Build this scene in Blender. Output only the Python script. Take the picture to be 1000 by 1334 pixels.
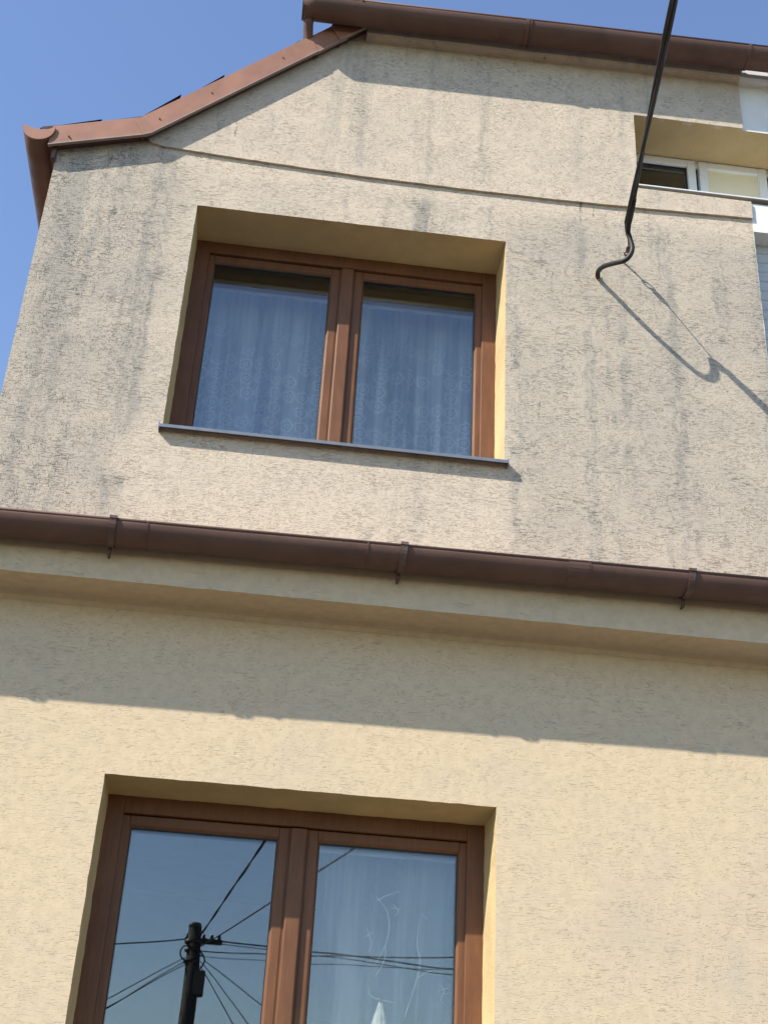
import bpy, bmesh, math, random
from mathutils import Vector, Matrix, noise as mnoise
random.seed(7)
R = math.radians
EYE = 1.6                                   # camera height above the ground; builder heights are measured from eye level
scene = bpy.context.scene
for o in list(bpy.data.objects): bpy.data.objects.remove(o)

# ------------------------------------------------------------------ camera
PITCH, ROLL, YAW, FPX, DIST = .518, .058, .088, 1759., 4.988
cam_data = bpy.data.cameras.new('camera'); cam = bpy.data.objects.new('camera', cam_data)
scene.collection.objects.link(cam); scene.camera = cam
cam_data.sensor_fit = 'VERTICAL'; cam_data.sensor_height = 24; cam_data.lens = 24*FPX/1334
cam_data.clip_start = .05; cam_data.clip_end = 3000
f0 = Vector((math.sin(YAW), math.cos(YAW), 0)); r0 = Vector((math.cos(YAW), -math.sin(YAW), 0)); u0 = Vector((0, 0, 1))
fw = f0*math.cos(PITCH)+u0*math.sin(PITCH); up = -f0*math.sin(PITCH)+u0*math.cos(PITCH)
rr = r0*math.cos(ROLL)+up*math.sin(ROLL); uu = -r0*math.sin(ROLL)+up*math.cos(ROLL)
m = Matrix((rr, uu, -fw)).transposed().to_4x4(); m.translation = (0, -DIST, EYE); cam.matrix_world = m

# ------------------------------------------------------------------ sky, sun, exposure
SUN = Vector((-1.68, -1, 1.70)).normalized()        # direction towards the sun
elev = math.asin(SUN.z); azim = math.atan2(SUN.x, SUN.y)
world = bpy.data.worlds.new('World'); scene.world = world; world.use_nodes = True
wn = world.node_tree.nodes; wl = world.node_tree.links
sky = wn.new('ShaderNodeTexSky'); sky.sky_type = 'NISHITA'; sky.sun_disc = False
sky.sun_elevation = elev; sky.sun_rotation = azim % (2*math.pi)
sky.altitude = 100; sky.air_density = 1.2; sky.dust_density = .1; sky.ozone_density = 1.6
bg = wn['Background']; bg.inputs['Strength'].default_value = .157
hsv = wn.new('ShaderNodeHueSaturation'); hsv.inputs['Hue'].default_value = .509; hsv.inputs['Saturation'].default_value = 1.06
wl.new(sky.outputs[0], hsv.inputs['Color']); wl.new(hsv.outputs[0], bg.inputs['Color'])
sun_data = bpy.data.lights.new('sun', 'SUN'); sun_data.energy = 5.0; sun_data.angle = R(.53); sun_data.color = (1, .93, .82)
sun = bpy.data.objects.new('sun', sun_data); scene.collection.objects.link(sun)
sun.rotation_euler = SUN.to_track_quat('Z', 'Y').to_euler(); sun.location = (-20, -12, 25)
vs = scene.view_settings; vs.view_transform = 'Standard'; vs.look = 'None'; vs.gamma = 1; vs.exposure = .60
scene.cycles.transparent_max_bounces = 24; scene.cycles.max_bounces = 10
scene.cycles.diffuse_bounces = 5; scene.cycles.glossy_bounces = 5

# ------------------------------------------------------------------ node helper
class NT:
    def __init__(s, name):
        s.m = bpy.data.materials.new(name); s.m.use_nodes = True
        s.t = s.m.node_tree; s.n = s.t.nodes; s.n.clear()
        s.out = s.n.new('ShaderNodeOutputMaterial')
    def new(s, t): return s.n.new(t)
    def put(s, v, sock):
        if isinstance(v, bpy.types.NodeSocket): s.t.links.new(v, sock)
        else: sock.default_value = v
    def math(s, op, a, b=0., c=0., clamp=False):
        n = s.new('ShaderNodeMath'); n.operation = op; n.use_clamp = clamp
        s.put(a, n.inputs[0]); s.put(b, n.inputs[1]); s.put(c, n.inputs[2]); return n.outputs[0]
    def ramp(s, v, a, b, lo=0., hi=1.):
        n = s.new('ShaderNodeMapRange'); n.interpolation_type = 'SMOOTHSTEP'
        s.put(v, n.inputs[0]); s.put(a, n.inputs[1]); s.put(b, n.inputs[2]); s.put(lo, n.inputs[3]); s.put(hi, n.inputs[4])
        return n.outputs[0]
    def xyz(s, kind='Object'):
        tc = s.new('ShaderNodeTexCoord'); sp = s.new('ShaderNodeSeparateXYZ'); s.t.links.new(tc.outputs[kind], sp.inputs[0])
        return tc.outputs[kind], sp.outputs[0], sp.outputs[1], sp.outputs[2]
    def vec(s, x, y, z):
        n = s.new('ShaderNodeCombineXYZ'); s.put(x, n.inputs[0]); s.put(y, n.inputs[1]); s.put(z, n.inputs[2]); return n.outputs[0]
    def scale(s, v, sc):
        n = s.new('ShaderNodeVectorMath'); n.operation = 'MULTIPLY'; s.put(v, n.inputs[0]); n.inputs[1].default_value = sc; return n.outputs[0]
    def vadd(s, a, b):
        n = s.new('ShaderNodeVectorMath'); n.operation = 'ADD'; s.put(a, n.inputs[0]); s.put(b, n.inputs[1]); return n.outputs[0]
    def noise(s, v, sc=1., detail=2., rough=.5, color=False):
        n = s.new('ShaderNodeTexNoise'); s.put(v, n.inputs['Vector']); n.inputs['Scale'].default_value = sc
        n.inputs['Detail'].default_value = detail; n.inputs['Roughness'].default_value = rough
        return n.outputs['Color'] if color else n.outputs['Fac']
    def mix(s, f, a, b):
        n = s.new('ShaderNodeMix'); n.data_type = 'RGBA'; s.put(f, n.inputs[0])
        s.put(a if isinstance(a, bpy.types.NodeSocket) else (*a, 1), n.inputs[6])
        s.put(b if isinstance(b, bpy.types.NodeSocket) else (*b, 1), n.inputs[7]); return n.outputs[2]
    def bump(s, h, dist, strength=1., normal=None):
        n = s.new('ShaderNodeBump'); s.put(h, n.inputs['Height']); n.inputs['Distance'].default_value = dist
        n.inputs['Strength'].default_value = strength
        if normal: s.put(normal, n.inputs['Normal'])
        return n.outputs[0]
    def principled(s, col, rough, normal=None, metallic=0., spec=.5):
        n = s.new('ShaderNodeBsdfPrincipled')
        s.put(col if isinstance(col, bpy.types.NodeSocket) else (*col, 1), n.inputs['Base Color'])
        s.put(rough, n.inputs['Roughness']); n.inputs['Metallic'].default_value = metallic
        n.inputs['Specular IOR Level'].default_value = spec
        if normal: s.put(normal, n.inputs['Normal'])
        return n.outputs[0]
    def done(s, sh): s.t.links.new(sh, s.out.inputs['Surface']); return s.m

def boxmask(N, x, z, x0, x1, z0, z1, fx, fz):
    a = N.math('MULTIPLY', N.ramp(x, x0-fx, x0+fx), N.ramp(x, x1-fx, x1+fx, 1., 0.))
    b = N.math('MULTIPLY', N.ramp(z, z0-fz, z0+fz), N.ramp(z, z1-fz, z1+fz, 1., 0.))
    return N.math('MULTIPLY', a, b)

def stucco(name, base, dirty, kind):
    """scraped render: short horizontal (and some vertical) grooves; 'upper' is weathered, 'lower' is cleaner"""
    N = NT(name); P, x, y, z = N.xyz()
    zr = N.math('SUBTRACT', z, EYE)
    warp = N.scale(N.noise(P, 9., 2., color=True), (.022, .022, .0026))
    W = N.vadd(P, warp)
    up_ = kind == 'upper'
    h1 = N.noise(N.scale(W, (29, 29, 205)), 1., 2.5, .55)
    h2 = N.noise(N.scale(W, (64, 64, 360)), 1., 2., .5)
    v1 = N.noise(N.scale(W, (190, 190, 48)), 1., 2., .55)
    blotch = N.noise(P, 2.6, 4., .6)
    fine = N.noise(P, 26., 3., .6)
    lo = .575 if up_ else .60
    g1 = N.ramp(h1, lo, lo+.075)
    g2 = N.ramp(h2, lo+.02, lo+.11)
    gv = N.ramp(v1, .60, .70)
    size = N.ramp(N.noise(P, 4.3, 3.), .38, .62)
    groove = N.math('MAXIMUM', N.math('MULTIPLY', g1, N.math('MULTIPLY_ADD', size, .75, .25)), N.math('MULTIPLY', g2, N.math('MULTIPLY_ADD', size, -.45, .95)))
    if up_: groove = N.math('MAXIMUM', groove, N.math('MULTIPLY', gv, N.ramp(x, -.5, -.9, .30, .95)))
    patch = N.ramp(N.noise(N.scale(W, (7, 7, 11)), 1., 3.), .36, .62)
    groove = N.math('MULTIPLY', groove, N.math('MULTIPLY_ADD', patch, .50, .45))
    col = N.mix(N.ramp(fine, .35, .7), base, tuple(c*.90 for c in base))
    if up_:
        streak = N.ramp(N.noise(N.vadd(N.scale(P, (8., 8., .34)), N.scale(N.noise(P, 9., 3., color=True), (.7, .7, .25))), 1., 4., .65), .50, .74)
        dirt = N.math('ADD', N.math('MULTIPLY', N.ramp(blotch, .30, .66), .30), N.math('MULTIPLY', streak, 1.1))
        # sheltered, cleaner render: below the window sill, below the drip edge and on the gable
        wob = N.math('MULTIPLY_ADD', N.noise(P, 5., 3.), .30, -.15)
        xw = N.math('ADD', x, wob); zw = N.math('ADD', zr, N.math('MULTIPLY', wob, .35))
        c1 = boxmask(N, xw, zw, -.60, 1.05, 2.4, 3.16, .13, .06)
        c2 = boxmask(N, xw, zw, -.55, 2.4, 4.655, 4.80, .2, .03)
        c3 = N.ramp(zw, 4.72, 4.78, 0., .42)
        c4 = boxmask(N, xw, zw, -.72, -.52, 2.75, 3.18, .06, .10)
        clean = N.math('MAXIMUM', N.math('MULTIPLY', c1, .78), N.math('MAXIMUM', c2, N.math('MAXIMUM', c3, N.math('MULTIPLY', c4, .95))))
        # heavier grime towards the free left corner and to the right of the window
        heavy = N.math('MAXIMUM', N.ramp(xw, -.35, -.9, 0., .42), N.math('MULTIPLY', boxmask(N, xw, zw, .98, 2.3, 2.5, 4.60, .10, .10), .34))
        dirt = N.math('MULTIPLY', N.math('ADD', dirt, heavy), N.math('SUBTRACT', 1., N.math('MULTIPLY', clean, .82)), clamp=True)
        col = N.mix(N.math('MULTIPLY', dirt, .92, clamp=True), col, dirty)
        gd = N.math('MULTIPLY', groove, N.math('MULTIPLY_ADD', dirt, .80, .10), clamp=True)
        col = N.mix(gd, col, (.105, .098, .086))
        # dark runs with their own shape
        run = N.ramp(N.noise(N.vadd(N.scale(P, (26, 26, 1.6)), N.scale(N.noise(P, 30., 2., color=True), (.7, .7, .2))), 1., 3., .6), .645, .74)
        run = N.math('MULTIPLY', run, N.ramp(N.noise(P, 3.1, 2.), .48, .62))
        col = N.mix(N.math('MULTIPLY', run, .75), col, (.10, .094, .08))
    else:
        col = N.mix(N.math('MULTIPLY', N.ramp(blotch, .4, .75), .22), col, dirty)
        right = N.math('MULTIPLY', N.ramp(x, .95, 1.7), N.ramp(zr, 1.75, 1.2))
        gd = N.math('MULTIPLY', groove, N.math('MULTIPLY_ADD', right, .30, .04), clamp=True)
        col = N.mix(gd, col, (.12, .10, .075))
        col = N.mix(N.math('MULTIPLY', right, N.ramp(blotch, .35, .65, .1, .5)), col, dirty)
    grit = N.noise(P, 210., 2., .6)
    h = N.math('ADD', N.math('MULTIPLY', groove, -1.), N.math('ADD', N.math('MULTIPLY', grit, .40), N.math('MULTIPLY', fine, .22)))
    nrm = N.bump(h, .0034 if up_ else .0016, 1.)
    return N.done(N.principled(col, .93, nrm, spec=.2))

def plain(name, col, rough=.6, var=.12, vs_=6., bump=0., bs=60., spec=.5, metallic=0., dirt=None, dirt_amt=.4):
    N = NT(name); P, x, y, z = N.xyz()
    c = N.mix(N.ramp(N.noise(P, vs_, 4., .6), .3, .7), tuple(v*(1-var) for v in col), tuple(min(1, v*(1+var)) for v in col))
    if dirt: c = N.mix(N.math('MULTIPLY', N.ramp(N.noise(N.scale(P, (3, 3, 3)), 1.7, 5., .7), .48, .72), dirt_amt), c, dirt)
    nrm = N.bump(N.noise(P, bs, 3., .6), bump) if bump else None
    rg = N.ramp(N.noise(P, vs_*2.3, 3.), .3, .7, max(0, rough-.08), min(1, rough+.08))
    return N.done(N.principled(c, rg, nrm, metallic, spec))

def foil_wood(name):
    N = NT(name); P, x, y, z = N.xyz('Object')
    g = N.noise(N.scale(P, (70, 70, 9)), 1., 4., .65); g2 = N.noise(P, 5., 3., .6)
    t = N.math('MULTIPLY_ADD', g, .6, N.math('MULTIPLY', g2, .4))
    c = N.mix(N.ramp(t, .30, .70), (.130, .060, .031), (.185, .084, .041))
    return N.done(N.principled(c, .45, N.bump(t, .0002), spec=.25))

def glass(name):
    N = NT(name)
    g = N.new('ShaderNodeNewGeometry'); d = N.new('ShaderNodeVectorMath'); d.operation = 'DOT_PRODUCT'
    N.t.links.new(g.outputs['Incoming'], d.inputs[0]); N.t.links.new(g.outputs['Normal'], d.inputs[1])
    c = N.math('ABSOLUTE', d.outputs['Value'])
    F = N.math('MULTIPLY_ADD', N.math('POWER', N.math('SUBTRACT', 1., c), 5.), .94, .054)
    tr = N.new('ShaderNodeBsdfTransparent'); tr.inputs[0].default_value = (.97, .985, .98, 1)
    gl = N.new('ShaderNodeBsdfGlossy'); gl.inputs['Roughness'].default_value = 0.; gl.inputs[0].default_value = (.97, .99, 1, 1)
    P, x, y, z = N.xyz(); nb = N.bump(N.noise(P, 2.2, 1.), .0005); N.put(nb, gl.inputs['Normal'])
    mx = N.new('ShaderNodeMixShader'); N.put(F, mx.inputs[0]); N.put(tr.outputs[0], mx.inputs[1]); N.put(gl.outputs[0], mx.inputs[2])
    return N.done(mx.outputs[0])

def cloth(name, lace):
    N = NT(name); uv, u, v, w = N.xyz('UV')          # u, v in metres on the cloth
    dens = .42 if lace else .42
    if lace:
        # flower motif in a staggered lattice: a five-petalled outline ring with a small eye
        cw, ch = .082, .086
        row = N.math('FLOOR', N.math('DIVIDE', v, ch))
        us = N.math('ADD', N.math('DIVIDE', u, cw), N.math('MULTIPLY', N.noise(N.vec(N.math('MULTIPLY', u, 2.), N.math('MULTIPLY', v, 3.), 0.), 1., 1.), 1.2))
        fu = N.math('MULTIPLY', N.math('SUBTRACT', N.math('FRACT', us), .5), cw)
        fv = N.math('MULTIPLY', N.math('SUBTRACT', N.math('FRACT', N.math('DIVIDE', v, ch)), .5), ch)
        r = N.math('SQRT', N.math('ADD', N.math('MULTIPLY', fu, fu), N.math('MULTIPLY', fv, fv)))
        th = N.math('ARCTAN2', fv, fu)
        pet = N.math('MULTIPLY', N.math('ABSOLUTE', N.math('COSINE', N.math('MULTIPLY', th, 2.5))), .008)
        def ring(rad, wid, k):
            e = N.math('ABSOLUTE', N.math('SUBTRACT', r, N.math('MULTIPLY_ADD', pet, k, rad)))
            return N.ramp(e, wid*.5, wid*1.3, 1., 0.)
        wn_ = N.new('ShaderNodeTexWhiteNoise'); wn_.noise_dimensions = '2D'
        N.put(N.vec(N.math('FLOOR', us), row, 0.), wn_.inputs['Vector'])
        show = N.math('LESS_THAN', wn_.outputs['Value'], N.ramp(v, 1.1, .5, .3, .92))
        mot = N.math('MAXIMUM', ring(.024, .0026, 1.), N.math('MAXIMUM', ring(.006, .0024, .7), N.math('MULTIPLY', ring(.036, .002, .4), .55)))
        mot = N.math('MULTIPLY', N.math('MULTIPLY', mot, show), N.ramp(v, 1.12, .70, 0., 1.))
        chain = N.math('MULTIPLY', N.math('MULTIPLY', N.ramp(N.math('ABSOLUTE', fu), .001, .003, 1., 0.), N.ramp(N.math('ABSOLUTE', fv), .034, .036)), N.ramp(v, .9, .4, 0., .8))
        mot = N.math('MAXIMUM', mot, chain)
        fac = N.math('MULTIPLY_ADD', mot, .30, dens)
    else:
        fac = dens
    band = N.noise(N.vec(N.math('MULTIPLY', u, 11. if lace else 5.), N.math('MULTIPLY', v, .5), 0.), 1., 3., .6)
    fac = N.math('MULTIPLY', fac, N.ramp(band, .34, .66, .5, 1.4))
    lw = N.new('ShaderNodeNewGeometry'); dt = N.new('ShaderNodeVectorMath'); dt.operation = 'DOT_PRODUCT'
    N.t.links.new(lw.outputs['Incoming'], dt.inputs[0]); N.t.links.new(lw.outputs['Normal'], dt.inputs[1])
    cs = N.math('MAXIMUM', N.math('ABSOLUTE', dt.outputs['Value']), .12)
    fac = N.math('SUBTRACT', 1., N.math('POWER', N.math('SUBTRACT', 1., fac), N.math('DIVIDE', .8, cs)))
    weave = N.math('MULTIPLY_ADD', N.noise(uv, 160., 2.), .12, -.06)
    fac = N.math('ADD', fac, weave, clamp=True)
    df = N.new('ShaderNodeBsdfDiffuse'); df.inputs[0].default_value = (.86, .88, .90, 1)
    tl = N.new('ShaderNodeBsdfTranslucent'); tl.inputs[0].default_value = (.86, .88, .90, 1)
    m1 = N.new('ShaderNodeMixShader'); m1.inputs[0].default_value = .15; N.put(df.outputs[0], m1.inputs[1]); N.put(tl.outputs[0], m1.inputs[2])
    tr = N.new('ShaderNodeBsdfTransparent')
    m2 = N.new('ShaderNodeMixShader'); N.put(fac, m2.inputs[0]); N.put(tr.outputs[0], m2.inputs[1]); N.put(m1.outputs[0], m2.inputs[2])
    return N.done(m2.outputs[0])

M = dict(
    upper=stucco('weathered_render', (.620, .527, .408), (.345, .318, .272), 'upper'),
    lower=stucco('cream_render', (.640, .512, .346), (.47, .41, .325), 'lower'),
    reveal=plain('reveal_plaster', (.53, .405, .215), .9, .08, 5., .0030, 70., .2),
    white=plain('white_render', (.76, .76, .73), .9, .03, 8., .0015, 150., .2),
    wood=foil_wood('brown_window_foil'),
    pvc=plain('white_pvc', (.72, .74, .75), .35, .03),
    gasket_or_gap=plain('black_gasket_or_gap', (.012, .012, .013), .6),
    glass=glass('window_glass'),
    lace=cloth('lace_cloth', True), sheer=cloth('sheer_cloth', False),
    thread=plain('white_thread', (.55, .56, .58), .9),
    sill=plain('grey_sill_metal', (.19, .21, .235), .42, .06, 12., 0, 60, .5, .35),
    gutter=plain('brown_gutter_paint', (.125, .071, .054), .55, .10, 5., .0006, 30., .25, 0., (.07, .045, .035), .5),
    verge=plain('brown_verge_sheet', (.295, .145, .095), .6, .12, 6., .0008, 22., .4, 0., (.16, .085, .06), .35),
    vlip=plain('pale_sheet_edge', (.30, .235, .21), .5),
    strap=plain('bracket_strap', (.10, .055, .045), .5, .15, 30., .0008, 90., .4, 0., (.20, .16, .13), .5),
    tile=plain('dark_roof_tile', (.060, .036, .030), .85, .3, 9., .003, 50., .3),
    cable=plain('black_cable', (.012, .010, .012), .6, .1),
    steel=plain('dull_steel', (.07, .062, .058), .5, .2, 30., .001, 80., .5, .4),
    rust=plain('rusty_steel', (.16, .075, .04), .8, .3, 40.),
    pole=plain('tarred_pole', (.035, .028, .024), .85, .25, 8., .003, 30.),
    porcelain=plain('brown_porcelain', (.06, .035, .028), .3),
    room=plain('room_paint', (.30, .29, .27), .9, .05), darkened_room=plain('darkened_room_paint', (.12, .11, .10), .9, .04), attic=plain('darkened_attic_shell', (.03, .028, .025), .9),  # upper room and attic: interior darkness is put into the wall colour
    shutter=plain('grey_shutter', (.50, .53, .53), .6, .04), blind=plain('cream_panel', (.74, .69, .50), .6, .03),
    asphalt=plain('asphalt', (.045, .040, .034), .9, .2, 30., .003, 200.),
    paving=plain('concrete_paving', (.085, .066, .040), .9, .15, 3., .002, 80.),
    soil=plain('dry_ground', (.070, .050, .024), .95, .25, .6, .01, 9.),
    ornament=plain('pale_cloth', (.42, .41, .38), .8, .2, 40.),
)

# ------------------------------------------------------------------ geometry helpers
def Z(p): return Vector((p[0], p[1], p[2]+EYE))
def link(o): scene.collection.objects.link(o); return o
def tag(o, label, cat, group=None, kind=None):
    if label: o['label'] = label
    if cat: o['category'] = cat
    if group: o['group'] = group
    if kind: o['kind'] = kind
    return o
def thing(name, loc, label, cat, group=None):
    o = link(bpy.data.objects.new(name, None)); o.location = Z(loc); o.empty_display_size = .2
    return tag(o, label, cat, group)
def adopt(o, parent):
    if parent is not None:
        o.parent = parent
        if parent.type == 'EMPTY': o.matrix_parent_inverse = Matrix.Translation(-parent.location)
    return o
class MB:
    """collects faces (heights from eye level) and links them as one mesh object"""
    def __init__(s): s.bm = bmesh.new()
    def v(s, p): return s.bm.verts.new(Z(p))
    def face(s, pts, mi=0, smooth=False):
        try: f = s.bm.faces.new([q if isinstance(q, bmesh.types.BMVert) else s.v(q) for q in pts])
        except ValueError: return None
        f.material_index = mi; f.smooth = smooth; return f
    def box(s, x0, x1, y0, y1, z0, z1, mi=0):
        c = [s.v((x, y, z)) for z in (z0, z1) for y in (y0, y1) for x in (x0, x1)]
        for q in ((0, 2, 3, 1), (4, 5, 7, 6), (0, 1, 5, 4), (2, 6, 7, 3), (0, 4, 6, 2), (1, 3, 7, 5)): s.face([c[i] for i in q], mi)
    def prism(s, prof, a, b, mi=0, smooth=False, close=True, caps=True, segs=1, jit=0.):
        """sweep a list of (across, up) offsets from point a to point b; frame: dir, side, up"""
        a, b = Vector(a), Vector(b); d = (b-a).normalized()
        side = d.cross(Vector((0, 0, 1))).normalized(); upv = side.cross(d).normalized()
        rings = []
        for k in range(segs+1):
            c = a.lerp(b, k/segs); ring = []
            for (p, q) in prof:
                w = c+side*p+upv*q
                if jit: w = w+Vector((0, mnoise.noise(w*2.3), mnoise.noise(w*2.3+Vector((9, 0, 0)))))*jit
                ring.append(s.v(w))
            rings.append(ring)
        n = len(prof)
        for k in range(segs):
            for i in range(n if close else n-1):
                j = (i+1) % n; s.face([rings[k][i], rings[k+1][i], rings[k+1][j], rings[k][j]], mi, smooth)
        if caps and close: s.face(rings[0], mi); s.face(rings[-1][::-1], mi)
    def tube(s, pts, r, n=8, mi=0, caps=True):
        pts = [Vector(p) for p in pts]; rings = []; prev = None
        for i, p in enumerate(pts):
            t = (pts[min(i+1, len(pts)-1)]-pts[max(i-1, 0)]).normalized()
            if prev is None: a = t.orthogonal().normalized()
            else: a = (prev-t*prev.dot(t)).normalized()
            prev = a; b = t.cross(a); rad = r[i] if isinstance(r, (list, tuple)) else r
            rings.append([s.v(p+(a*math.cos(2*math.pi*k/n)+b*math.sin(2*math.pi*k/n))*rad) for k in range(n)])
        for i in range(len(rings)-1):
            for k in range(n): s.face([rings[i][k], rings[i][(k+1) % n], rings[i+1][(k+1) % n], rings[i+1][k]], mi, True)
        if caps: s.face(rings[0][::-1], mi); s.face(rings[-1], mi)
    def build(s, name, mats, parent=None, bevel=0., normals=True):
        if normals: bmesh.ops.recalc_face_normals(s.bm, faces=s.bm.faces)
        me = bpy.data.meshes.new(name); s.bm.to_mesh(me); s.bm.free()
        for k in (mats if isinstance(mats, (list, tuple)) else [mats]): me.materials.append(M[k])
        o = link(bpy.data.objects.new(name, me))
        if bevel:
            bv = o.modifiers.new('bevel', 'BEVEL'); bv.width = bevel; bv.segments = 2; bv.limit_method = 'ANGLE'; bv.angle_limit = R(40)
        return adopt(o, parent)
def spline(pts, n=8):
    P = [Vector(p) for p in pts]; P = [P[0]*2-P[1]]+P+[P[-1]*2-P[-2]]; out = []
    for i in range(1, len(P)-2):
        for k in range(n):
            t = k/n; a, b, c, d = P[i-1], P[i], P[i+1], P[i+2]
            out.append(.5*((2*b)+(c-a)*t+(2*a-5*b+4*c-d)*t*t+(3*b-a-3*c+d)*t**3))
    out.append(P[-2]); return out

def rough_loop(poly, y, amp=.0022, step=.035, still=()):
    """subdivide a closed (x,z) outline and make its edges slightly uneven, as trowelled render is"""
    out = []; n = len(poly)
    for i in range(n):
        a, b = Vector(poly[i]), Vector(poly[(i+1) % n]); L = (b-a).length; k = max(1, int(L/step))
        if i in still: k = 1
        t = (b-a).normalized(); nr = Vector((-t.y, t.x))
        for j in range(k):
            p = a.lerp(b, j/k)
            if j and i not in still: p = p+nr*amp*(mnoise.noise(Vector((p.x*17, p.y*17, 3)))+.7*mnoise.noise(Vector((p.x*53, p.y*53, 8))))
            out.append((p.x, y, p.y))
    return out
def wall(name, poly, holes, y, back, mats, parent, still=(), hole_skip=(), edge_back=None):
    """flat wall with openings; the openings' reveals run back to `back` (second material)"""
    mb = MB(); bm = mb.bm; edges = []
    def loop(pts):
        vsx = [mb.v(p) for p in pts]
        es = [bm.edges.new((vsx[i], vsx[(i+1) % len(vsx)])) for i in range(len(vsx))]
        edges.extend(es); return vsx
    ov = loop(rough_loop(poly, y, still=still))
    hv = [loop(rough_loop(h, y)) for h in holes]
    bmesh.ops.triangle_fill(bm, edges=edges, use_beauty=True)
    for f in bm.faces: f.normal_update(); (f.normal.y > 0 and f.normal_flip())
    for ring in hv:
        inner = [bm.verts.new((v.co.x, back, v.co.z)) for v in ring]
        for i in range(len(ring)):
            j = (i+1) % len(ring); mb.face([ring[i], ring[j], inner[j], inner[i]], 1)
    if edge_back is not None:
        inner = [bm.verts.new((v.co.x, edge_back, v.co.z)) for v in ov]
        for i in range(len(ov)):
            j = (i+1) % len(ov); mb.face([ov[i], inner[i], inner[j], ov[j]], 0)
    return mb.build(name, mats, parent, normals=False)

# ------------------------------------------------------------------ ground
G0 = -EYE
mb = MB(); mb.face([(-700, -900, G0), (700, -900, G0), (700, 900, G0), (-700, 900, G0)]); tag(mb.build('ground', 'soil'), None, None, kind='structure')
mb = MB(); mb.box(-60, 60, -2.0, -.02, G0-.2, G0+.12); tag(mb.build('pavement', 'paving'), None, None, kind='structure')
mb = MB(); mb.face([(-300, -9.5, G0+.004), (300, -9.5, G0+.004), (300, -2.0, G0+.004), (-300, -2.0, G0+.004)]); tag(mb.build('road', 'asphalt'), None, None, kind='structure')

# ------------------------------------------------------------------ the cream house
XL, XB, XR, YB = -1.245, 2.222, 5.69, 8.0        # left corner, paint boundary, right corner, back
XLL = -2.6                                        # the lower storey runs further to the left
UX0, UX1, UZ0, UZ1 = -.541, .959, 3.189, 4.435    # upper window opening
LX0, LX1, LZ0, LZ1 = -.552, .938, .36, 1.606      # lower window opening
DEPTH = .252
house = thing('house', (.5, 0, G0), 'cream rendered house with brown gutters, brown framed windows and weathered upper storey', 'house')

CB, CT, CY = 2.313, 2.515, -.20                   # cornice bottom, top, front
wall('lower_wall', [(XLL, G0-.1), (XB, G0-.1), (XB, 2.40), (XLL, 2.40)], [[(LX0, LZ0), (LX1, LZ0), (LX1, LZ1), (LX0, LZ1)]], 0, DEPTH+.07, ['lower', 'reveal'], house, still=(0, 1, 2, 3))
STR = [(-.835, 4.815), (-.80, 4.787), (-.74, 4.774), (-.4, 4.757), (.23, 4.735), (.75, 4.733), (1.2, 4.736), (1.75, 4.752), (XB, 4.770)]   # drip edge
up_poly = [(XL, 2.40), (XB, 2.40), (XB, 4.79)]+[(x, z+.02) for x, z in STR[::-1][1:]]+[(-.84, 4.86), (XL, 4.74)]
wall('upper_wall', up_poly, [[(UX0, UZ0-.03), (UX1, UZ0-.03), (UX1, UZ1), (UX0, UZ1)]], 0, DEPTH+.07, ['upper', 'reveal'], house, still=(0, 1, 2))
# gable: a coat of render 10 mm proud above the drip edge, notched by the small upper window
WX0, WX1, WZ0, WZ1 = 1.632, 2.95, 4.880, 5.393
gb = STR+[(XB, WZ0), (WX0, WZ0), (WX0, WZ1), (XB, WZ1), (XB, 5.92), (.24, 5.84), (.16, 5.78), (-.84, 4.87)]
wall('gable_wall', gb, [], -.014, 0, ['upper', 'reveal'], house, still=(), edge_back=.012)
mb = MB()
for a, b in (((WX0, -.009, WZ0), (WX0, -.009, WZ1)), ((WX0, -.009, WZ1), (XB, -.009, WZ1)), ((XB, -.009, WZ0), (WX0, -.009, WZ0))):
    mb.face([a, b, (b[0], DEPTH+.07, b[2]), (a[0], DEPTH+.07, a[2])])
mb.build('window_reveal', 'reveal', house)
mb = MB(); mb.box(XL, XL+.3, .012, YB, 2.45, 4.74); mb.build('side_wall', 'upper', house)
mb = MB(); mb.box(XLL, XLL+.3, .012, YB, G0-.1, 2.38); mb.build('side_wall', 'lower', house)
mb = MB(); mb.box(XL+.3, XB, YB-.3, YB, G0-.1, 4.8); mb.box(XLL+.3, XL+.3, YB-.3, YB, G0-.1, 2.38); mb.build('back_wall', 'lower', house)
# cornice: plaster beam with a slight cove where its underside meets the wall
mb = MB()
prof = [(CY, CB), (CY, CT), (-.002, CT), (-.002, CB-.028), (-.012, CB-.010), (-.032, CB)]
xs = [XLL-.02+(XB-XLL+.02)*k/90 for k in range(91)]
rings = [[mb.v((x, y+(.0018*mnoise.noise(Vector((x*9, z*9, 1))) if y < -.1 else 0), z+(.0024*mnoise.noise(Vector((x*11, y*9, 5))) if z < CB+.01 else 0))) for y, z in prof] for x in xs]
for k in range(90):
    for i in range(len(prof)): mb.face([rings[k][i], rings[k+1][i], rings[k+1][(i+1) % 6], rings[k][(i+1) % 6]])
mb.face(rings[0]); mb.face(rings[-1][::-1]); mb.build('cornice', 'lower', house)
mb = MB()      # sheet cover on the cornice, falling to the gutter
mb.prism([(0, 0), (.25, -.10), (.25, -.112), (0, -.012)], (XLL, -.003, 2.635), (XB, -.003, 2.645)); mb.build('cornice_flashing', 'verge', house)
mb = MB(); mb.box(XLL-.05, XL-.002, 0, YB, 2.42, 2.47); mb.build('flat_roof', 'verge', house)
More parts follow.
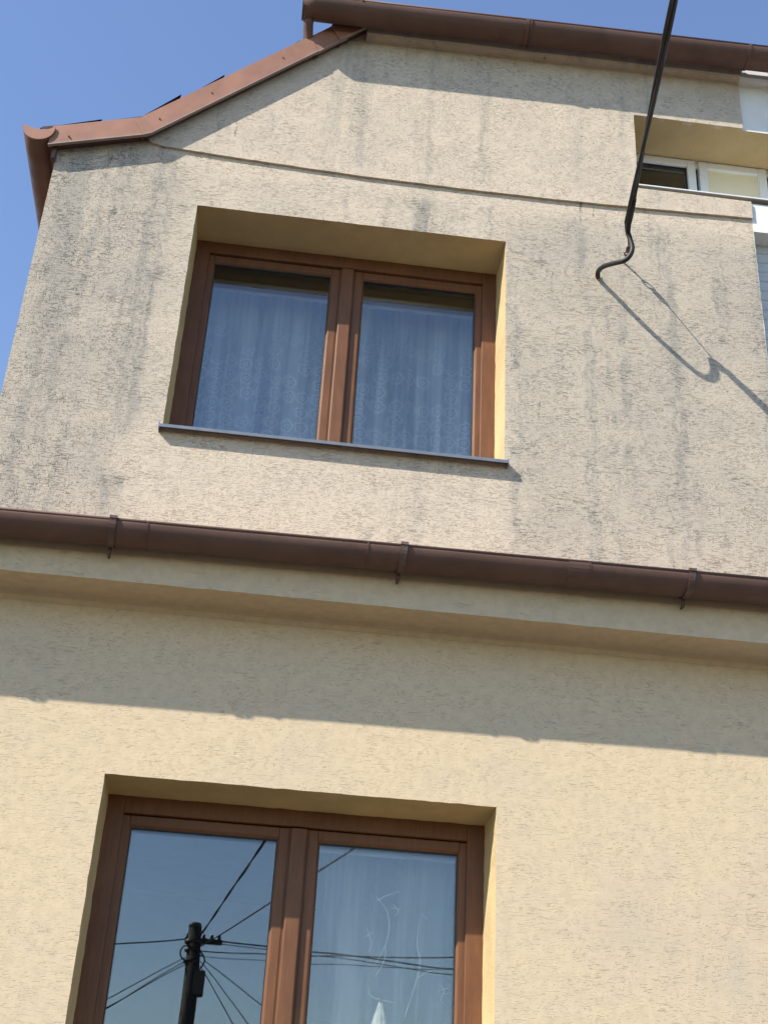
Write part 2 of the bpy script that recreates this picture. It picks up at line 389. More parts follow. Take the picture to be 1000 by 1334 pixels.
# plaster fillet below the upper gutter
mb = MB(); mb.prism([(-.002, -.012), (.012, -.002), (.040, .002), (.050, .010), (.052, .13), (-.002, .13)], (.20, -.010, 5.690), (XB, -.010, 5.730), segs=24, jit=.003, smooth=False)
mb.build('eaves_moulding', 'upper', house)
# floors and room shells behind the windows
def room(x0, x1, z0, z1, parent, y0=.33, y1=4.2):
    mb = MB(); c = [(x0, z0), (x1, z0), (x1, z1), (x0, z1)]
    for i in range(4):
        a, b = c[i], c[(i+1) % 4]; mb.face([(a[0], y0, a[1]), (b[0], y0, b[1]), (b[0], y1, b[1]), (a[0], y1, a[1])])
    mb.face([(x, y1, z) for x, z in c]); return mb
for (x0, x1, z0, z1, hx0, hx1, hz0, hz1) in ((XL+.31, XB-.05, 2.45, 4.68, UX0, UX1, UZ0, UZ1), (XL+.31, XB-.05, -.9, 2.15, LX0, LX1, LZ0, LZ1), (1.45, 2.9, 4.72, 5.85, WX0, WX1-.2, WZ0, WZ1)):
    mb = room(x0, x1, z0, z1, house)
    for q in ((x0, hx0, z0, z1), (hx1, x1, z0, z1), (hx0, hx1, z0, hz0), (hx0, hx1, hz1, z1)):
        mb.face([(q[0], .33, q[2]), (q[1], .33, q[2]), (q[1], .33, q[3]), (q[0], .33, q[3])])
    mb.build('room', 'attic' if z0 > 4.7 else ('darkened_room' if z0 > 2 else 'room'), house, normals=False)

# ---- windows
def rails(mb, x0, x1, z0, z1, w, y0, y1, wb=None):
    wb = wb or w
    mb.box(x0, x0+w, y0, y1, z0, z1); mb.box(x1-w, x1, y0, y1, z0, z1)
    mb.box(x0+w, x1-w, y0+.0006, y1, z1-w, z1); mb.box(x0+w, x1-w, y0+.0006, y1, z0, z0+wb)
def bead(mb, x0, x1, z0, z1, w, y0, y1):
    """sloping glazing bead round a pane"""
    o = [(x0, z0), (x1, z0), (x1, z1), (x0, z1)]; i = [(x0+w, z0+w), (x1-w, z0+w), (x1-w, z1-w), (x0+w, z1-w)]
    for k in range(4):
        j = (k+1) % 4
        mb.face([(o[k][0], y0, o[k][1]), (o[j][0], y0, o[j][1]), (i[j][0], y1, i[j][1]), (i[k][0], y1, i[k][1])])
        mb.face([(i[k][0], y1, i[k][1]), (i[j][0], y1, i[j][1]), (i[j][0], y1+.02, i[j][1]), (i[k][0], y1+.02, i[k][1])])
def pane(x0, x1, z0, z1, y, parent):
    mb = MB(); mb.box(x0, x1, y, y+.004, z0, z1); mb.box(x0, x1, y+.020, y+.024, z0, z1)
    mb.build('pane', 'glass', parent)
    mb = MB()
    for (a, b, c, d) in ((x0-.002, x0+.0055, z0, z1), (x1-.0055, x1+.002, z0, z1), (x0+.0055, x1-.0055, z1-.0075, z1+.002), (x0+.0055, x1-.0055, z0-.002, z0+.0055)):
        mb.box(a, b, y-.005, y+.026, c, d)
    mb.build('gasket_or_gap', 'gasket_or_gap', parent)
def brown_window(x0, x1, z0, z1, parent, label):
    """two-leaf window: outer frame, two sashes, cover strip on the meeting stiles"""
    w = mbx = MB(); FY = DEPTH
    rails(mbx, x0-.01, x1+.01, z0-.04, z1+.012, .078, FY, FY+.075, .09)
    win = mbx.build('window', 'wood', parent, bevel=.003); win['label'] = label
    fx0, fx1, fz0, fz1 = x0+.055, x1-.055, z0+.045, z1-.070
    xm = x0+.755
    for (a, b) in ((fx0, xm-.036), (xm+.036, fx1)):
        mb = MB(); rails(mb, a, b, fz0, fz1, .040, FY+.016, FY+.07)
        s_ = mb.build('sash', 'wood', win, bevel=.004)
        mb = MB(); bead(mb, a+.0395, b-.0395, fz0+.0395, fz1-.0395, .008, FY+.019, FY+.029); mb.build('glazing_bead', 'wood', win)
        pane(a+.044, b-.044, fz0+.044, fz1-.044, FY+.032, win)
    mb = MB(); mb.box(xm-.037, xm+.037, FY+.018, FY+.072, fz0, fz1); mb.build('meeting_stile', 'wood', win)
    mb = MB(); mb.box(xm-.030, xm+.030, FY-.004, FY+.018, fz0, fz1-.002); mb.build('cover_strip', 'wood', win, bevel=.005)
    # folded metal sill with a front lip and upturned ends
    mb = MB(); mb.prism([(0, 0), (.29, -.045), (.29, -.060), (.287, -.060), (.287, -.048), (0, -.003)], (x0-.012, FY-.002, z0+.012), (x1+.012, FY-.002, z0+.012))
    for xe in (x0-.014, x1+.010): mb.box(xe, xe+.004, -.036, FY, z0-.055, z0-.022)
    mb.build('sill', 'sill', win)
    return win
brown_window(UX0, UX1, UZ0, UZ1, house, 'brown window of the upper storey with lace curtains behind it')
brown_window(LX0, LX1, LZ0, LZ1, house, 'brown window of the lower storey reflecting a utility pole')
# small white window below the upper gutter
mbx = MB(); FY = DEPTH
rails(mbx, WX0, WX1-.05, WZ0-.02, WZ1+.01, .05, FY+.012, FY+.07)
ww = mbx.build('window', 'pvc', house, bevel=.003); ww['label'] = 'small white framed window below the upper gutter'
for k, (a, b) in enumerate(((1.665, 2.046), (2.066, 2.444), (2.464, 2.86))):
    mb = MB(); rails(mb, a, b, WZ0+.03, WZ1-.006, .046, FY-.004, FY+.06); mb.build('sash', 'pvc', ww, bevel=.004)
    if k != 1: pane(a+.042, b-.042, WZ0+.072, WZ1-.048, FY+.018, ww)
    else:
        mb = MB(); mb.box(a+.040, b-.040, FY+.016, FY+.03, WZ0+.07, WZ1-.046); mb.build('infill_panel', 'blind', ww)['label'] = 'cream infill panel of the second white sash'
for a in (2.046, 2.444):
    mb = MB(); mb.box(a-.001, a+.021, FY+.03, FY+.06, WZ0, WZ1); mb.build('gasket_or_gap', 'gasket_or_gap', ww)  # black strip put in the gap between sashes, where only shade lies
mb = MB(); mb.prism([(0, 0), (.264, -.018), (.264, -.025), (.261, -.025), (.261, -.021), (0, -.003)], (WX0+.002, FY-.006, WZ0+.043), (WX1-.05, FY-.006, WZ0+.050)); mb.build('sill', 'pvc', ww)

# ---- roof, verge
def slab(faces, th, name, mat, parent):
    mb = MB()
    for f in faces:
        t = [mb.v(p) for p in f]; b = [mb.v((p[0], p[1], p[2]-th)) for p in f]; n = len(f)
        mb.face(t); mb.face(b[::-1])
        for i in range(n): mb.face([t[i], b[i], b[(i+1) % n], t[(i+1) % n]])
    return mb.build(name, mat, parent)
RY = -.045
roof = slab([[(-1.33, RY, 4.775), (-.875, RY, 4.905), (-.875, YB+.1, 4.905), (-1.33, YB+.1, 4.775)],
             [(-.875, RY, 4.905), (.135, RY, 5.835), (XB, 1.80, 7.755), (XB, YB+.1, 7.755), (-.875, YB+.1, 4.905)],
             [(.135, RY, 5.835), (XB, RY, 5.90), (XB, 1.80, 7.755)]], .03, 'roof', 'tile', house)
tile_mesh = None
def tiles(a, b, n, ln):
    global tile_mesh
    if tile_mesh is None:
        bm = bmesh.new(); ys = 6; L = .30
        g = [[bm.verts.new((x, .19*k/ys, .018*math.sin(math.pi*k/ys)*(1 if x > .15 else 1.25))) for k in range(ys+1)] for x in (0, .15, L)]
        for i in range(2):
            for k in range(ys): bm.faces.new((g[i][k], g[i+1][k], g[i+1][k+1], g[i][k+1])).smooth = True
        bmesh.ops.solidify(bm, geom=bm.faces[:], thickness=.016)
        tile_mesh = bpy.data.meshes.new('tile'); bm.to_mesh(tile_mesh); bm.free(); tile_mesh.materials.append(M['tile'])
    a, b = Vector(a), Vector(b); d = (b-a).normalized(); side = Vector((0, 1, 0)); nrm = d.cross(side).normalized()
    if nrm.z < 0: nrm = -nrm
    for c in range(2):
        for k in range(n):
            p = a.lerp(b, (k+random.uniform(-.04, .04))/n)+Vector((0, c*.185+random.uniform(0, .012), 0))+nrm*(-.014+random.uniform(0, .012)+(.020 if (n == 5 and k == 0) or (n == 2 and k == 1) else 0))
            o = link(bpy.data.objects.new('tile', tile_mesh))
            tilt = R(-4+random.uniform(-1.5, 1.5)); dd = (d*math.cos(tilt)-nrm*math.sin(-tilt)*-1).normalized()
            nn = dd.cross(side); nn = nn if nn.z > 0 else -nn
            mw = Matrix((dd, nn.cross(dd), nn)).transposed().to_4x4(); mw.translation = Z(p)
            o.parent = roof; o.matrix_local = mw
tiles((-1.34, RY+.012, 4.785), (-.90, RY+.012, 4.905), 2, .2)
tiles((-.90, RY+.012, 4.898), (.02, RY+.012, 5.745), 5, .3)
VY = -.060
def verge(pts_bot, pts_top, y, name='verge_flashing', lip=True):
    """folded sheet: a front face with a small drip lip, turned over the roof edge"""
    mb = MB(); n = len(pts_bot); th = .004
    for k in range(n-1):
        b0, b1, t0, t1 = pts_bot[k], pts_bot[k+1], pts_top[k], pts_top[k+1]
        F = lambda p, yy, dz=0: (p[0], yy, p[1]+dz)
        mb.face([F(b0, y), F(b1, y), F(t1, y), F(t0, y)])
        mb.face([F(b0, y+th), F(t0, y+th), F(t1, y+th), F(b1, y+th)])
        mb.face([F(t0, y), F(t1, y), F(t1, y+.06, .006), F(t0, y+.06, .006)])
        mb.face([F(b0, y), F(b0, y+.014, .001), F(b1, y+.014, .001), F(b1, y)], 1)
        mb.face([F(b0, y-.003, -.003), F(b1, y-.003, -.003), F(b1, y-.003, .003), F(b0, y-.003, .003)], 1)
        mb.face([F(b0, y-.003, .003), F(b1, y-.003, .003), F(b1, y+.001, .003), F(b0, y+.001, .003)], 1)
        mb.face([F(b0, y-.003, -.003), F(b0, y+.014, -.003), F(b1, y+.014, -.003), F(b1, y-.003, -.003)], 1)
    for k in (0, n-1): mb.face([(pts_bot[k][0], y, pts_bot[k][1]), (pts_top[k][0], y, pts_top[k][1]), (pts_top[k][0], y+.06, pts_top[k][1]), (pts_bot[k][0], y+.06, pts_bot[k][1])])
    return mb.build(name, ['verge', 'vlip'], house, normals=False)
verge([(-1.280, 4.652), (-.82, 4.797)], [(-1.275, 4.772), (-.862, 4.905)], VY)
verge([(-.845, 4.786), (-.808, 4.803), (-.045, 5.511)], [(-.905, 4.884), (-.872, 4.897), (-.090, 5.618)], VY-.004)
verge([(-.060, 5.497), (.10, 5.645)], [(-.112, 5.598), (.03, 5.730)], VY)
verge([(.062, 5.610), (.20, 5.738)], [(.010, 5.713), (.145, 5.838)], VY-.010)
mb = MB()    # soffit board closing the verge from below
for a, b in (((-1.28, 4.665), (-.82, 4.812)), ((-.82, 4.812), (.20, 5.752))):
    mb.face([(a[0], VY+.005, a[1]), (b[0], VY+.005, b[1]), (b[0], .02, b[1]), (a[0], .02, a[1])])
mb.build('verge_soffit', 'strap', house)
for (x, z) in ((-1.19, 4.715), (-.55, 5.12), (-.22, 5.43), (-.78, 4.90)):
    mb = MB(); mb.tube([(x, VY-.009, z), (x, VY+.002, z)], .0042, 8); mb.build('nail_head', 'rust', house)

# ---- gutters
def half_round(mb, a, b, r, segs=30, jit=.0012, mi=0):
    arc = [(r*math.cos(t), r*math.sin(t)) for t in [math.pi+math.pi*k/16 for k in range(17)]]
    inn = [(q*(r-.004)/r, w*(r-.004)/r) for q, w in arc[::-1]]
    mb.prism(arc+inn, a, b, mi, True, segs=segs, jit=jit)
    a, b = Vector(a), Vector(b); d = (b-a).normalized(); side = d.cross(Vector((0, 0, 1))).normalized()
    s = 1 if side.y < 0 or side.x < -.5 else -1
    mb.tube([a+side*s*(r-.003), b+side*s*(r-.003)], .0065, 8, mi)
def collar(a, d, r, w, parent, name, mat='gutter', ext=0., over=.0025):
    d = Vector(d).normalized(); a = Vector(a)
    mb = MB(); arc = [(math.cos(t), math.sin(t)) for t in [math.pi-ext+(math.pi+2*ext)*k/16 for k in range(17)]]
    prof = [(p*(r+over), q*(r+over)) for p, q in arc]+[(p*(r-.001), q*(r-.001)) for p, q in arc[::-1]]
    mb.prism(prof, a-d*w/2, a+d*w/2, 0, False); return mb.build(name, mat, parent)
def cap(a, d, r, parent):
    d = Vector(d).normalized(); a = Vector(a); mb = MB()
    arc = [(r*math.cos(t), r*math.sin(t)) for t in [math.pi+math.pi*k/16 for k in range(17)]]
    mb.prism(arc, a-d*.004, a+d*.006, 0); return mb.build('end_cap', 'gutter', parent)
# lower gutter on the cornice
GR, GY = .074, -.278
ga, gb_ = Vector((XLL-.05, GY, 2.482)), Vector((XB, GY, 2.530))
gz = lambda x: ga.z+(gb_.z-ga.z)*(x-ga.x)/(gb_.x-ga.x)
mb = MB(); half_round(mb, ga, gb_, GR, 60); lg = mb.build('gutter', 'gutter', house); lg['label'] = 'long brown gutter on the cornice between the storeys'
cap(ga, (1, 0, 0), GR, lg)
def bracket(x, y, z, r, parent, tail=.028):
    mb = MB(); w = .026; pts = []
    for k in range(19):
        t = math.pi*1.04+(math.pi*1.02)*k/18; pts.append((y+(r+.004)*math.cos(t), z+(r+.004)*math.sin(t)))
    pts = [(pts[0][0]-.001, pts[0][1]+.006), (pts[0][0]-.0005, pts[0][1]+.003)]+pts
    sk = lambda i: .010*i/20                                      # the strap leans a little
    for off, fl in ((0, False), (.003, True)):
        pass
    V = []
    for i, (py, pz) in enumerate(pts):
        dy, dz = py-y, pz-z; L = math.hypot(dy, dz) or 1
        o_ = (py+dy/L*.003, pz+dz/L*.003); V.append([mb.v((x-w/2-sk(i), py, pz)), mb.v((x+w/2-sk(i), py, pz)), mb.v((x+w/2-sk(i), o_[0], o_[1])), mb.v((x-w/2-sk(i), o_[0], o_[1]))])
    for i in range(len(V)-1):
        for k in range(4): mb.face([V[i][k], V[i][(k+1) % 4], V[i+1][(k+1) % 4], V[i+1][k]])
    mb.face(V[0]); mb.face(V[-1][::-1])
    # folded clip at the front lip, tail under the gutter on the fascia
    mb.box(x-w*.58, x+w*.58, y-r-.011, y-r+.012, z-.002, z+.010)
    mb.tube([(x-.008, y+.030, z-r-.002), (x-.010, y+.048, z-r-.030), (x-.011, y+.064, z-r-tail)], [.008, .007, .005], 6)
    return mb.build('bracket', 'strap', parent)
for x in (-2.4, -1.42, -.632, .498, 1.655): bracket(x, GY, gz(x), GR, lg)
for x, w in ((.355, .006), (-.50, .005), (1.235, .005)): collar((x, GY, gz(x)), (1, 0, 0), GR, w, lg, 'joint', over=.003)
collar((1.20, GY, gz(1.20)), (1, 0, 0), GR, .09, lg, 'joint', over=.002)
# upper gutter below the half hip, discharging over its left end onto the roof
UR = .075
ua, ub = Vector((-.146, -.142, 5.745)), Vector((XB+.25, -.145, 5.806))
mb = MB(); half_round(mb, ua, ub, UR, 40); ug = mb.build('gutter', 'gutter', house); ug['label'] = 'brown gutter along the top of the gable with a short outlet pipe'
ud = ub-ua
cap(ua, ud, UR, ug)
for t, w, o_ in ((.447, .020, .004), (.455, .006, .007), (.905, .018, .004)): collar(ua.lerp(ub, t), ud, UR, w, ug, 'joint', over=o_)
mb = MB(); mb.tube([(-.112, -.128, 5.70), (-.110, -.090, 5.655), (-.104, -.040, 5.600), (-.10, -.022, 5.50)], .026, 14); mb.build('outlet_pipe', 'gutter', ug)
mb = MB(); mb.tube([(.16, -.215, 5.745), (.16, -.215, 5.78)], .007, 6); mb.build('bracket', 'strap', ug)
# left gutter along the eaves
LR = .076
la, lb = Vector((-1.336, -.066, 4.742)), Vector((-1.336, YB, 4.700))
mb = MB(); half_round(mb, la, lb, LR, 50); eg = mb.build('gutter', 'gutter', house); eg['label'] = 'brown gutter running back along the left eaves'
mb = MB(); arc = [(LR*math.cos(t), LR*math.sin(t)) for t in [math.pi+math.pi*k/16 for k in range(17)]]
arc = [(-LR, .010)]+arc+[(LR, .016), (LR*.55, -.006), (0, -.012), (-LR*.55, -.004)]
mb.prism(arc, la-Vector((0, .006, 0)), la+Vector((0, .004, 0))); mb.build('end_cap', 'verge', eg)
for y in (.72, 1.9, 3.1): collar((-1.336, y, 4.738), (0, 1, 0), LR, .008, eg, 'bracket', 'strap', .12, .006)
mb = MB(); mb.box(-1.262, XL+.002, -.03, YB, 4.60, 4.775); mb.build('eaves_board', 'strap', house)

# ------------------------------------------------------------------ the white neighbour
nb = thing('neighbour_house', (4, 0, G0), 'white rendered half of the house adjoining the weathered cream wall', 'house')
NX0, NZ0, NZ1 = 2.2232, 3.35, 4.693
wp = [(XB, G0-.1), (XR, G0-.1), (XR, 4.80), (3.3, 6.1), (XB, 5.92), (XB, WZ1), (WX1, WZ1), (WX1, WZ0), (XB, WZ0)]
wall('wall', wp, [[(NX0, NZ0), (3.75, NZ0), (3.75, NZ1), (NX0, NZ1)], [(2.9, LZ0), (4.4, LZ0), (4.4, LZ1), (2.9, LZ1)]], 0, DEPTH+.07, ['white', 'white'], nb, still=range(9))
mb = MB()
for a, b in (((WX1, 0, WZ0), (WX1, 0, WZ1)), ((WX1, 0, WZ1), (XB, 0, WZ1)), ((XB, 0, WZ0), (WX1, 0, WZ0))):
    mb.face([a, b, (b[0], DEPTH+.07, b[2]), (a[0], DEPTH+.07, a[2])])
mb.build('window_reveal', 'reveal', nb)
def white_window(x0, x1, z0, z1):
    mbx = MB(); rails(mbx, x0-.005, x1+.005, z0-.03, z1+.005, .07, DEPTH, DEPTH+.07); w = mbx.build('window', 'pvc', nb, bevel=.003)
    xm = (x0+x1)/2
    for a, b in ((x0+.055, xm-.02), (xm+.02, x1-.055)):
        mb = MB(); rails(mb, a, b, z0+.03, z1-.055, .05, DEPTH+.012, DEPTH+.068); mb.build('sash', 'pvc', w, bevel=.004)
        pane(a+.048, b-.048, z0+.078, z1-.103, DEPTH+.03, w)
    mb = MB(); mb.box(xm-.03, xm+.03, DEPTH+.002, DEPTH+.02, z0+.03, z1-.055); mb.build('cover_strip', 'pvc', w)
    mb = MB(); mb.prism([(0, 0), (.29, -.045), (.29, -.066), (.287, -.066), (0, -.003)], (x0-.012, DEPTH, z0+.012), (x1+.012, DEPTH, z0+.012)); mb.build('sill', 'sill', w)
white_window(NX0, 3.75, NZ0, NZ1); white_window(2.9, 4.4, LZ0, LZ1)
mb = room(XB+.05, XR-.3, 2.45, 4.68, nb); mb.build('room', 'room', nb, normals=False)
mb = room(XB+.05, XR-.3, -.9, 2.15, nb); mb.build('room', 'room', nb, normals=False)
mb = MB(); mb.box(XR-.3, XR, .012, YB, G0-.1, 4.78); mb.build('side_wall', 'white', nb)
mb = MB(); mb.box(XB, XR-.3, YB-.3, YB, G0-.1, 4.8); mb.build('back_wall', 'white', nb)
mb = MB(); mb.prism([(-.002, -.012), (.012, -.002), (.040, .002), (.050, .010), (.052, .13), (-.002, .13)], (XB+.001, -.001, 5.730), (4.55, -.001, 5.77), segs=10)
mb.build('eaves_moulding', 'white', nb)
mb = MB(); mb.box(NX0+.004, 3.746, .10, .135, NZ0+.01, NZ1+.02); sh = mb.build('shutter', 'shutter', nb); sh['label'] = 'closed pale grey roller shutter of the white house'
for k in range(22):
    mb = MB(); z_ = NZ0+.02+k*.0605; mb.prism([(0, 0), (.003, .006), (.004, .028), (.003, .052), (0, .059)], (NX0+.006, .099, z_), (3.744, .099, z_)); mb.build('slat', 'shutter', sh)
mx = lambda p: (2*XB-p[0], p[1], p[2])
slab([[mx(p) for p in f] for f in ([(-1.33, RY, 4.775), (-.875, RY, 4.905), (-.875, YB+.1, 4.905), (-1.33, YB+.1, 4.775)],
     [(-.875, RY, 4.905), (.135, RY, 5.835), (XB, 1.80, 7.755), (XB, YB+.1, 7.755), (-.875, YB+.1, 4.905)], [(.135, RY, 5.835), (XB, RY, 5.90), (XB, 1.80, 7.755)])], .03, 'roof', 'tile', nb)
mb = MB(); half_round(mb, ub, (4.6, -.15, 5.86), UR, 20); g_ = mb.build('gutter', 'gutter', nb)
mb = MB(); half_round(mb, gb_, (XR, GY, 2.57), GR, 30); g_ = mb.build('gutter', 'gutter', nb)
for x in (2.80, 3.95, 5.1): bracket(x, GY, 2.53+.04*(x-XB)/(XR-XB), GR, g_)
mb = MB(); mb.box(XB+.001, XR, CY, -.002, CB, CT); mb.build('cornice', 'white', nb)
mb = MB(); mb.prism([(0, 0), (.25, -.10), (.25, -.112), (0, -.012)], (XB, -.003, 2.645), (XR, -.003, 2.66)); mb.build('cornice_flashing', 'verge', nb)

# ------------------------------------------------------------------ curtains, blind, ornament
def curtain(name, x0, x1, z0, z1, y, folds, amp, mat, label, seed, group=None):
    rnd = random.Random(seed); nx, nz = 420, 10
    ph = [(folds*rnd.uniform(.6, 1.7), rnd.uniform(0, 6.28), rnd.uniform(.3, 1)) for _ in range(5)]
    bm = bmesh.new(); uvl = bm.loops.layers.uv.new('UVMap')
    def yy(t, s): return y+amp*sum(a*(2*abs(math.sin(3.1416*f*t+p+.35*s))**.55-1) for f, p, a in ph)/2.0*(.55+.45*s)
    P = [[Vector((x0+(x1-x0)*i/nx, yy(i/nx, j/nz), z1+(z0-z1)*j/nz)) for i in range(nx+1)] for j in range(nz+1)]
    u = [0.]
    for i in range(nx): u.append(u[-1]+(P[nz][i+1]-P[nz][i]).length)
    V = [[bm.verts.new(Z(p)) for p in row] for row in P]
    for j in range(nz):
        for i in range(nx):
            f = bm.faces.new((V[j][i], V[j][i+1], V[j+1][i+1], V[j+1][i])); f.smooth = True
            for lp, (ii, jj) in zip(f.loops, ((i, j), (i+1, j), (i+1, j+1), (i, j+1))): lp[uvl].uv = (u[ii], P[jj][0].z-z0)
    me = bpy.data.meshes.new(name); bm.to_mesh(me); bm.free(); me.materials.append(M[mat])
    return tag(link(bpy.data.objects.new(name, me)), label, 'curtain', group)
def curtain_thing(name, x0, x1, z0, z1, y, folds, amp, mat, label, seed):
    t = thing(name, ((x0+x1)/2, y, z0), label, 'curtain')
    c = curtain('cloth', x0, x1, z0, z1, y, folds, amp, mat, None, seed)
    if 'category' in c: del c['category']
    adopt(c, t)
    mb = MB(); mb.tube([(x0-.06, y-.012, z1-.012), (x1+.06, y-.012, z1-.012)], .010, 8); mb.build('rod', 'pvc', t)
    mb = MB(); mb.box(x0-.05, x1+.05, y-.014, y+.014, z1-.055, z1-.03); mb.build('heading_tape', 'thread', t)
    return t
curtain_thing('lace_curtain', UX0-.15, UX1+.12, 3.22, 4.43, .545, 6.5, .034, 'lace', 'white lace curtain with flower motifs hanging in the upper brown window', 3)
sc = curtain_thing('sheer_curtain', .17, LX1+.12, .36, 1.56, .455, 3.0, .040, 'sheer', 'plain sheer curtain with twig embroidery in the right leaf of the lower window', 11)
TW = [[(.533, 1.33), (.58, 1.272), (.59, 1.197), (.569, 1.12), (.535, 1.058)], [(.534, 1.311), (.58, 1.338), (.626, 1.356)], [(.58, 1.145), (.577, 1.085), (.544, 1.021)],
      [(.712, 1.267), (.704, 1.16), (.719, 1.087), (.704, 1.012), (.666, .882)], [(.706, 1.027), (.76, 1.06), (.828, 1.074)], [(.6, 1.304), (.623, 1.281), (.612, 1.256)],
      [(.502, 1.205), (.524, 1.147), (.514, 1.11)], [(.79, 1.018), (.815, .991), (.804, .955), (.829, .928)], [(.785, .983), (.845, 1.01)], [(.521, .984), (.536, .948), (.628, .931)], [(.715, 1.276), (.741, 1.254)],
      [(.595, 1.29), (.635, 1.285)], [(.50, 1.17), (.53, 1.19)], [(.81, .975), (.85, .985)], [(.80, .95), (.775, .93)]]
for k, tw in enumerate(TW):
    mb = MB(); pts = spline([(x, .400+.003*math.sin(9*x), z) for x, z in tw], 5)
    mb.tube(pts, [.0010+.0020*math.sin(math.pi*(i+.5)/len(pts))*(1 if k in (0, 3, 2) else .7) for i in range(len(pts))], 5); mb.build('embroidered_twig', 'thread', sc)
# folded pale parasol-like ornament standing on the lower window's inner board
mb = MB(); mb.box(UX0-.1, UX1+.1, .335, .80, 3.165, 3.195); mb.build('sill_or_bounce_board', 'pvc', house)  # unseen white board added to bounce sunlight up onto the lace curtain
t = thing('folded_parasol', (.568, .36, .352), 'small folded pale parasol standing behind the lower window glass', 'parasol')
mb = MB(); n = 24; prev = None
for k in range(9):
    s = k/8; zz = .925-.50*s; rr_ = .006+.040*min(1, s*2.6)**.8-.018*max(0, s-.5)
    ring = [mb.v((.568+rr_*(1+.22*math.cos(8*q*6.283/n))*math.cos(6.283*q/n), .365+rr_*.6*(1+.22*math.cos(8*q*6.283/n))*math.sin(6.283*q/n), zz)) for q in range(n)]
    if prev:
        for q in range(n): mb.face([prev[q], prev[(q+1) % n], ring[(q+1) % n], ring[q]], 0, True)
    prev = ring
mb.build('canopy', 'ornament', t)
mb = MB(); mb.tube([(.568, .365, .35), (.568, .365, .94)], .005, 8); mb.build('shaft', 'steel', t)
mb = MB(); mb.box(LX0-.1, LX1+.1, .335, .62, .325, .352); mb.build('sill_or_bounce_board', 'pvc', house)

# ------------------------------------------------------------------ service cable, hook, pole and wires
PX, PY, PT = -.63, -15., 4.44
def sag(a, b, s, n=24):
    a, b = Vector(a), Vector(b); return [a.lerp(b, k/n)-Vector((0, 0, 4*s*(k/n)*(1-k/n))) for k in range(n+1)]
Gp = Vector((1.474, -.300, 4.338))
sv = thing('service_cable', (1.41, 0, 4.279), 'thick black twin service cable with a drip loop entering the weathered wall', 'cable')
loop_pts = [(1.4187, 0.03, 4.3051), (1.407, -0.012, 4.2738), (1.3996, -0.055, 4.2706), (1.4067, -0.125, 4.2421), (1.4351, -0.195, 4.2068), (1.4646, -0.245, 4.1834), (1.4889, -0.265, 4.1979), (1.5039, -0.27, 4.2422), (1.4944, -0.273, 4.2988), (1.4814, -0.285, 4.3334), (1.466, -0.33, 4.356)]
mb = MB(); mb.tube(spline(loop_pts, 6), .0118, 10); mb.build('drip_loop', 'cable', sv)
span = sag(Gp+Vector((-.002, -.02, .012)), (PX+.08, PY+.05, 4.30), .10, 120)
for ph in (0, math.pi):
    mb = MB(); pts = []; acc = 0
    for i, p in enumerate(span):
        acc = i*14.7/120; an = ph+acc*2.6; pts.append(p+Vector((math.cos(an), 0, math.sin(an)))*.0078)
    mb.tube(pts, .0092, 8); mb.build('strand', 'cable', sv)
mb = MB(); mb.tube([Gp+Vector((.006, .004, -.020)), Gp+Vector((.001, -.02, .004)), Gp+Vector((-.006, -.08, .012)), Gp+Vector((-.02, -.18, .014))], [.0108, .0135, .0160, .0155], 10); mb.build('grip', 'cable', sv)
hk = thing('wall_hook', (1.544, 0, 4.39), 'small steel eye hook and insulator in the wall holding the service cable', 'hook')
mb = MB(); mb.tube([(1.544, .03, 4.390), (1.543, -.03, 4.389), (1.541, -.062, 4.386)], .0055, 8); mb.build('screw', 'rust', hk)
mb = MB(); mb.tube([(1.541+.014*math.cos(a), -.072+.014*math.sin(a), 4.385) for a in [6.283*k/14 for k in range(15)]], .004, 6); mb.build('eye', 'steel', hk)
mb = MB(); mb.tube([(1.539, -.078, 4.384), (1.537, -.095, 4.382), (1.533, -.12, 4.378), (1.530, -.135, 4.376)], [.004, .012, .012, .004], 10); mb.build('insulator', 'porcelain', hk)
mb = MB(); mb.tube([(1.531, -.13, 4.376), Gp+Vector((.0, .0, .0))], .0028, 6); mb.build('tie_wire', 'steel', hk)
mb = MB(); mb.tube([(1.412, -.003, 4.280), (1.412, .02, 4.280)], .018, 12); mb.build('cable_seal', 'reveal', sv)

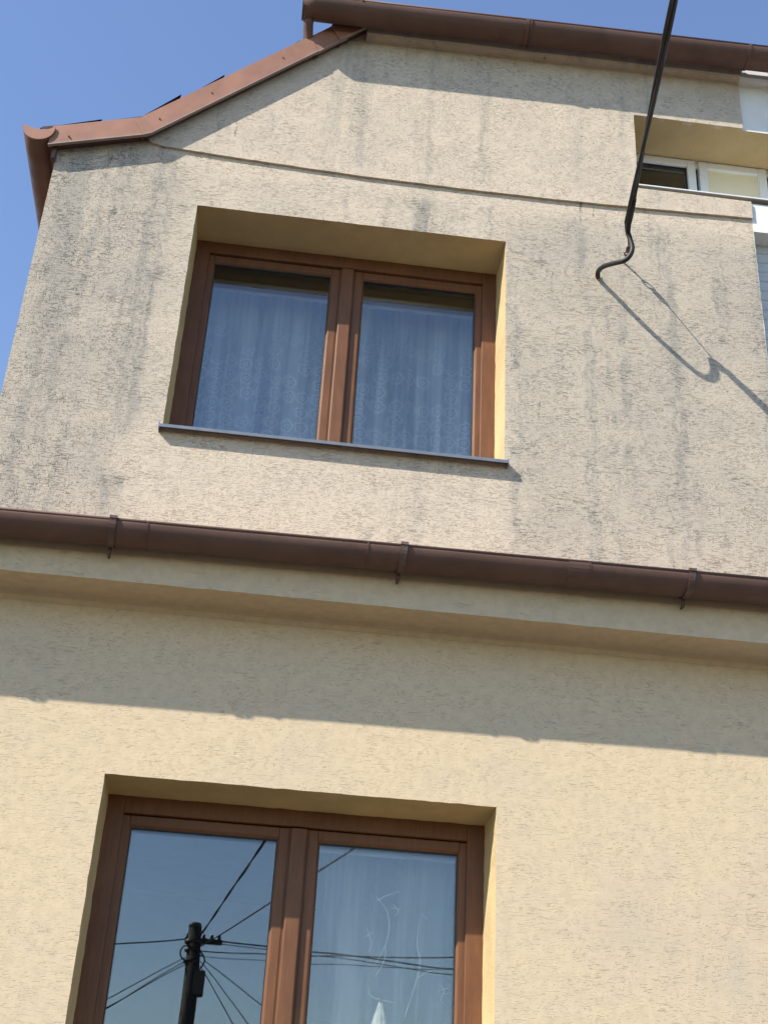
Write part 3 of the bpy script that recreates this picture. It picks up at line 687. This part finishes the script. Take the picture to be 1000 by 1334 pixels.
def pole(x, y, top, label, detail):
    t = thing('utility_pole', (x, y, G0), label, 'utility pole')
    mb = MB(); mb.tube([(x+.24, y, G0-.3), (x+.11, y, 1.5), (x, y, top)], [.135, .118, .098], 14); mb.build('shaft', 'pole', t)
    mb = MB(); mb.tube([(x, y, top-.01), (x, y, top+.05), (x, y, top+.07)], [.105, .09, .02], 12); mb.build('cap', 'steel', t)
    mb = MB(); mb.box(x-.14, x+.42, y-.16, y-.10, top-.20, top-.13); mb.build('crossarm', 'pole', t)
    for dx in (-.10, .14, .26, .37):
        mb = MB(); mb.tube([(x+dx, y-.13, top-.14), (x+dx, y-.13, top-.11), (x+dx, y-.13, top-.09), (x+dx, y-.13, top-.07)], [.012, .030, .022, .026], 10); mb.build('insulator', 'porcelain', t)
    for dz, rr2 in ((.22, .13), (.34, .122), (.52, .12)):
        mb = MB(); mb.tube([(x, y, top-dz-.025), (x, y, top-dz+.025)], rr2, 12); mb.build('band', 'steel', t)
    mb = MB(); mb.box(x+.06, x+.22, y-.11, y+.12, top-1.02, top-.66); mb.build('junction_box', 'steel', t, bevel=.01)
    mb = MB(); mb.tube(spline([(x+.12, y+.05, top-.66), (x+.19, y+.08, top-.5), (x+.10, y+.11, top-.36), (x-.12, y+.10, top-.30), (x-.17, y+.05, top-.42), (x-.06, y+.12, top-.52), (x+.17, y+.10, top-.40)], 6), .012, 6); mb.build('cable_coil', 'cable', t)
    return t
pole(PX, PY, PT, 'dark tarred utility pole with crossarm and junction box, reflected in the lower window', True)
pole(-24, -15.6, 4.5, 'dark tarred utility pole down the street on the side away from the white house', False)
pole(26, -15.3, 4.2, 'dark tarred utility pole down the street beyond the white house', False)
pole(14, -2.6, 4.4, 'dark tarred utility pole on the pavement beyond the white house', False)
def wire(pts, r, label, group=None):
    mb = MB(); mb.tube(pts, r, 6); return tag(mb.build('overhead_wire', 'cable'), label, 'wire', group)
wire(sag((PX-.1, PY-.13, 4.29), (-24, -15.6, 4.35), .95, 30), .011, 'overhead wire from the reflected pole to the pole away from the white house')
wire(sag((PX+.1, PY-.13, 4.31), (26, -15.3, 4.1), .28, 30), .013, 'heavier overhead wire from the reflected pole to the pole beyond the white house')
wire(sag((PX+.36, PY-.13, 4.26), (26.4, -15.3, 4.06), .36, 30), .008, 'thinner overhead wire from the crossarm to the pole beyond the white house')
wire(sag((PX+.12, PY, 4.10), (14, -2.6, 4.2), .62, 30), .010, 'overhead wire from the reflected pole to the pavement pole')
wire(sag((PX+.12, PY, 4.02), (14, -2.6, 4.1), .70, 30), .006, 'lower overhead wire from the reflected pole to the pavement pole')
wire(sag((PX+.09, PY, 4.16), (4.1, 0, 4.75), .20, 40), .010, 'overhead wire from the reflected pole to the white house')
for (a, b) in (((-.72, -15, 3.92), (-9.8, -15.6, G0)), ((-.72, -15, 3.98), (-11.2, -16.4, G0)), ((-.70, -15, 3.88), (-10.2, -14.2, G0))):
    wire(sag(a, b, .25, 20), .008, 'slack stay wire from the reflected pole down to the ground away from the white house', 'slack stay wires on the pole')
for (a, b) in (((-.50, -15, 3.94), (5.2, -15.4, G0)), ((-.50, -15, 3.86), (3.9, -15.1, G0)), ((-.45, -15, 3.96), (8.9, -15.8, G0))):
    wire(sag(a, b, .12, 20), .008, 'taut stay wire from the reflected pole down to the ground towards the white house', 'taut stay wires on the pole')
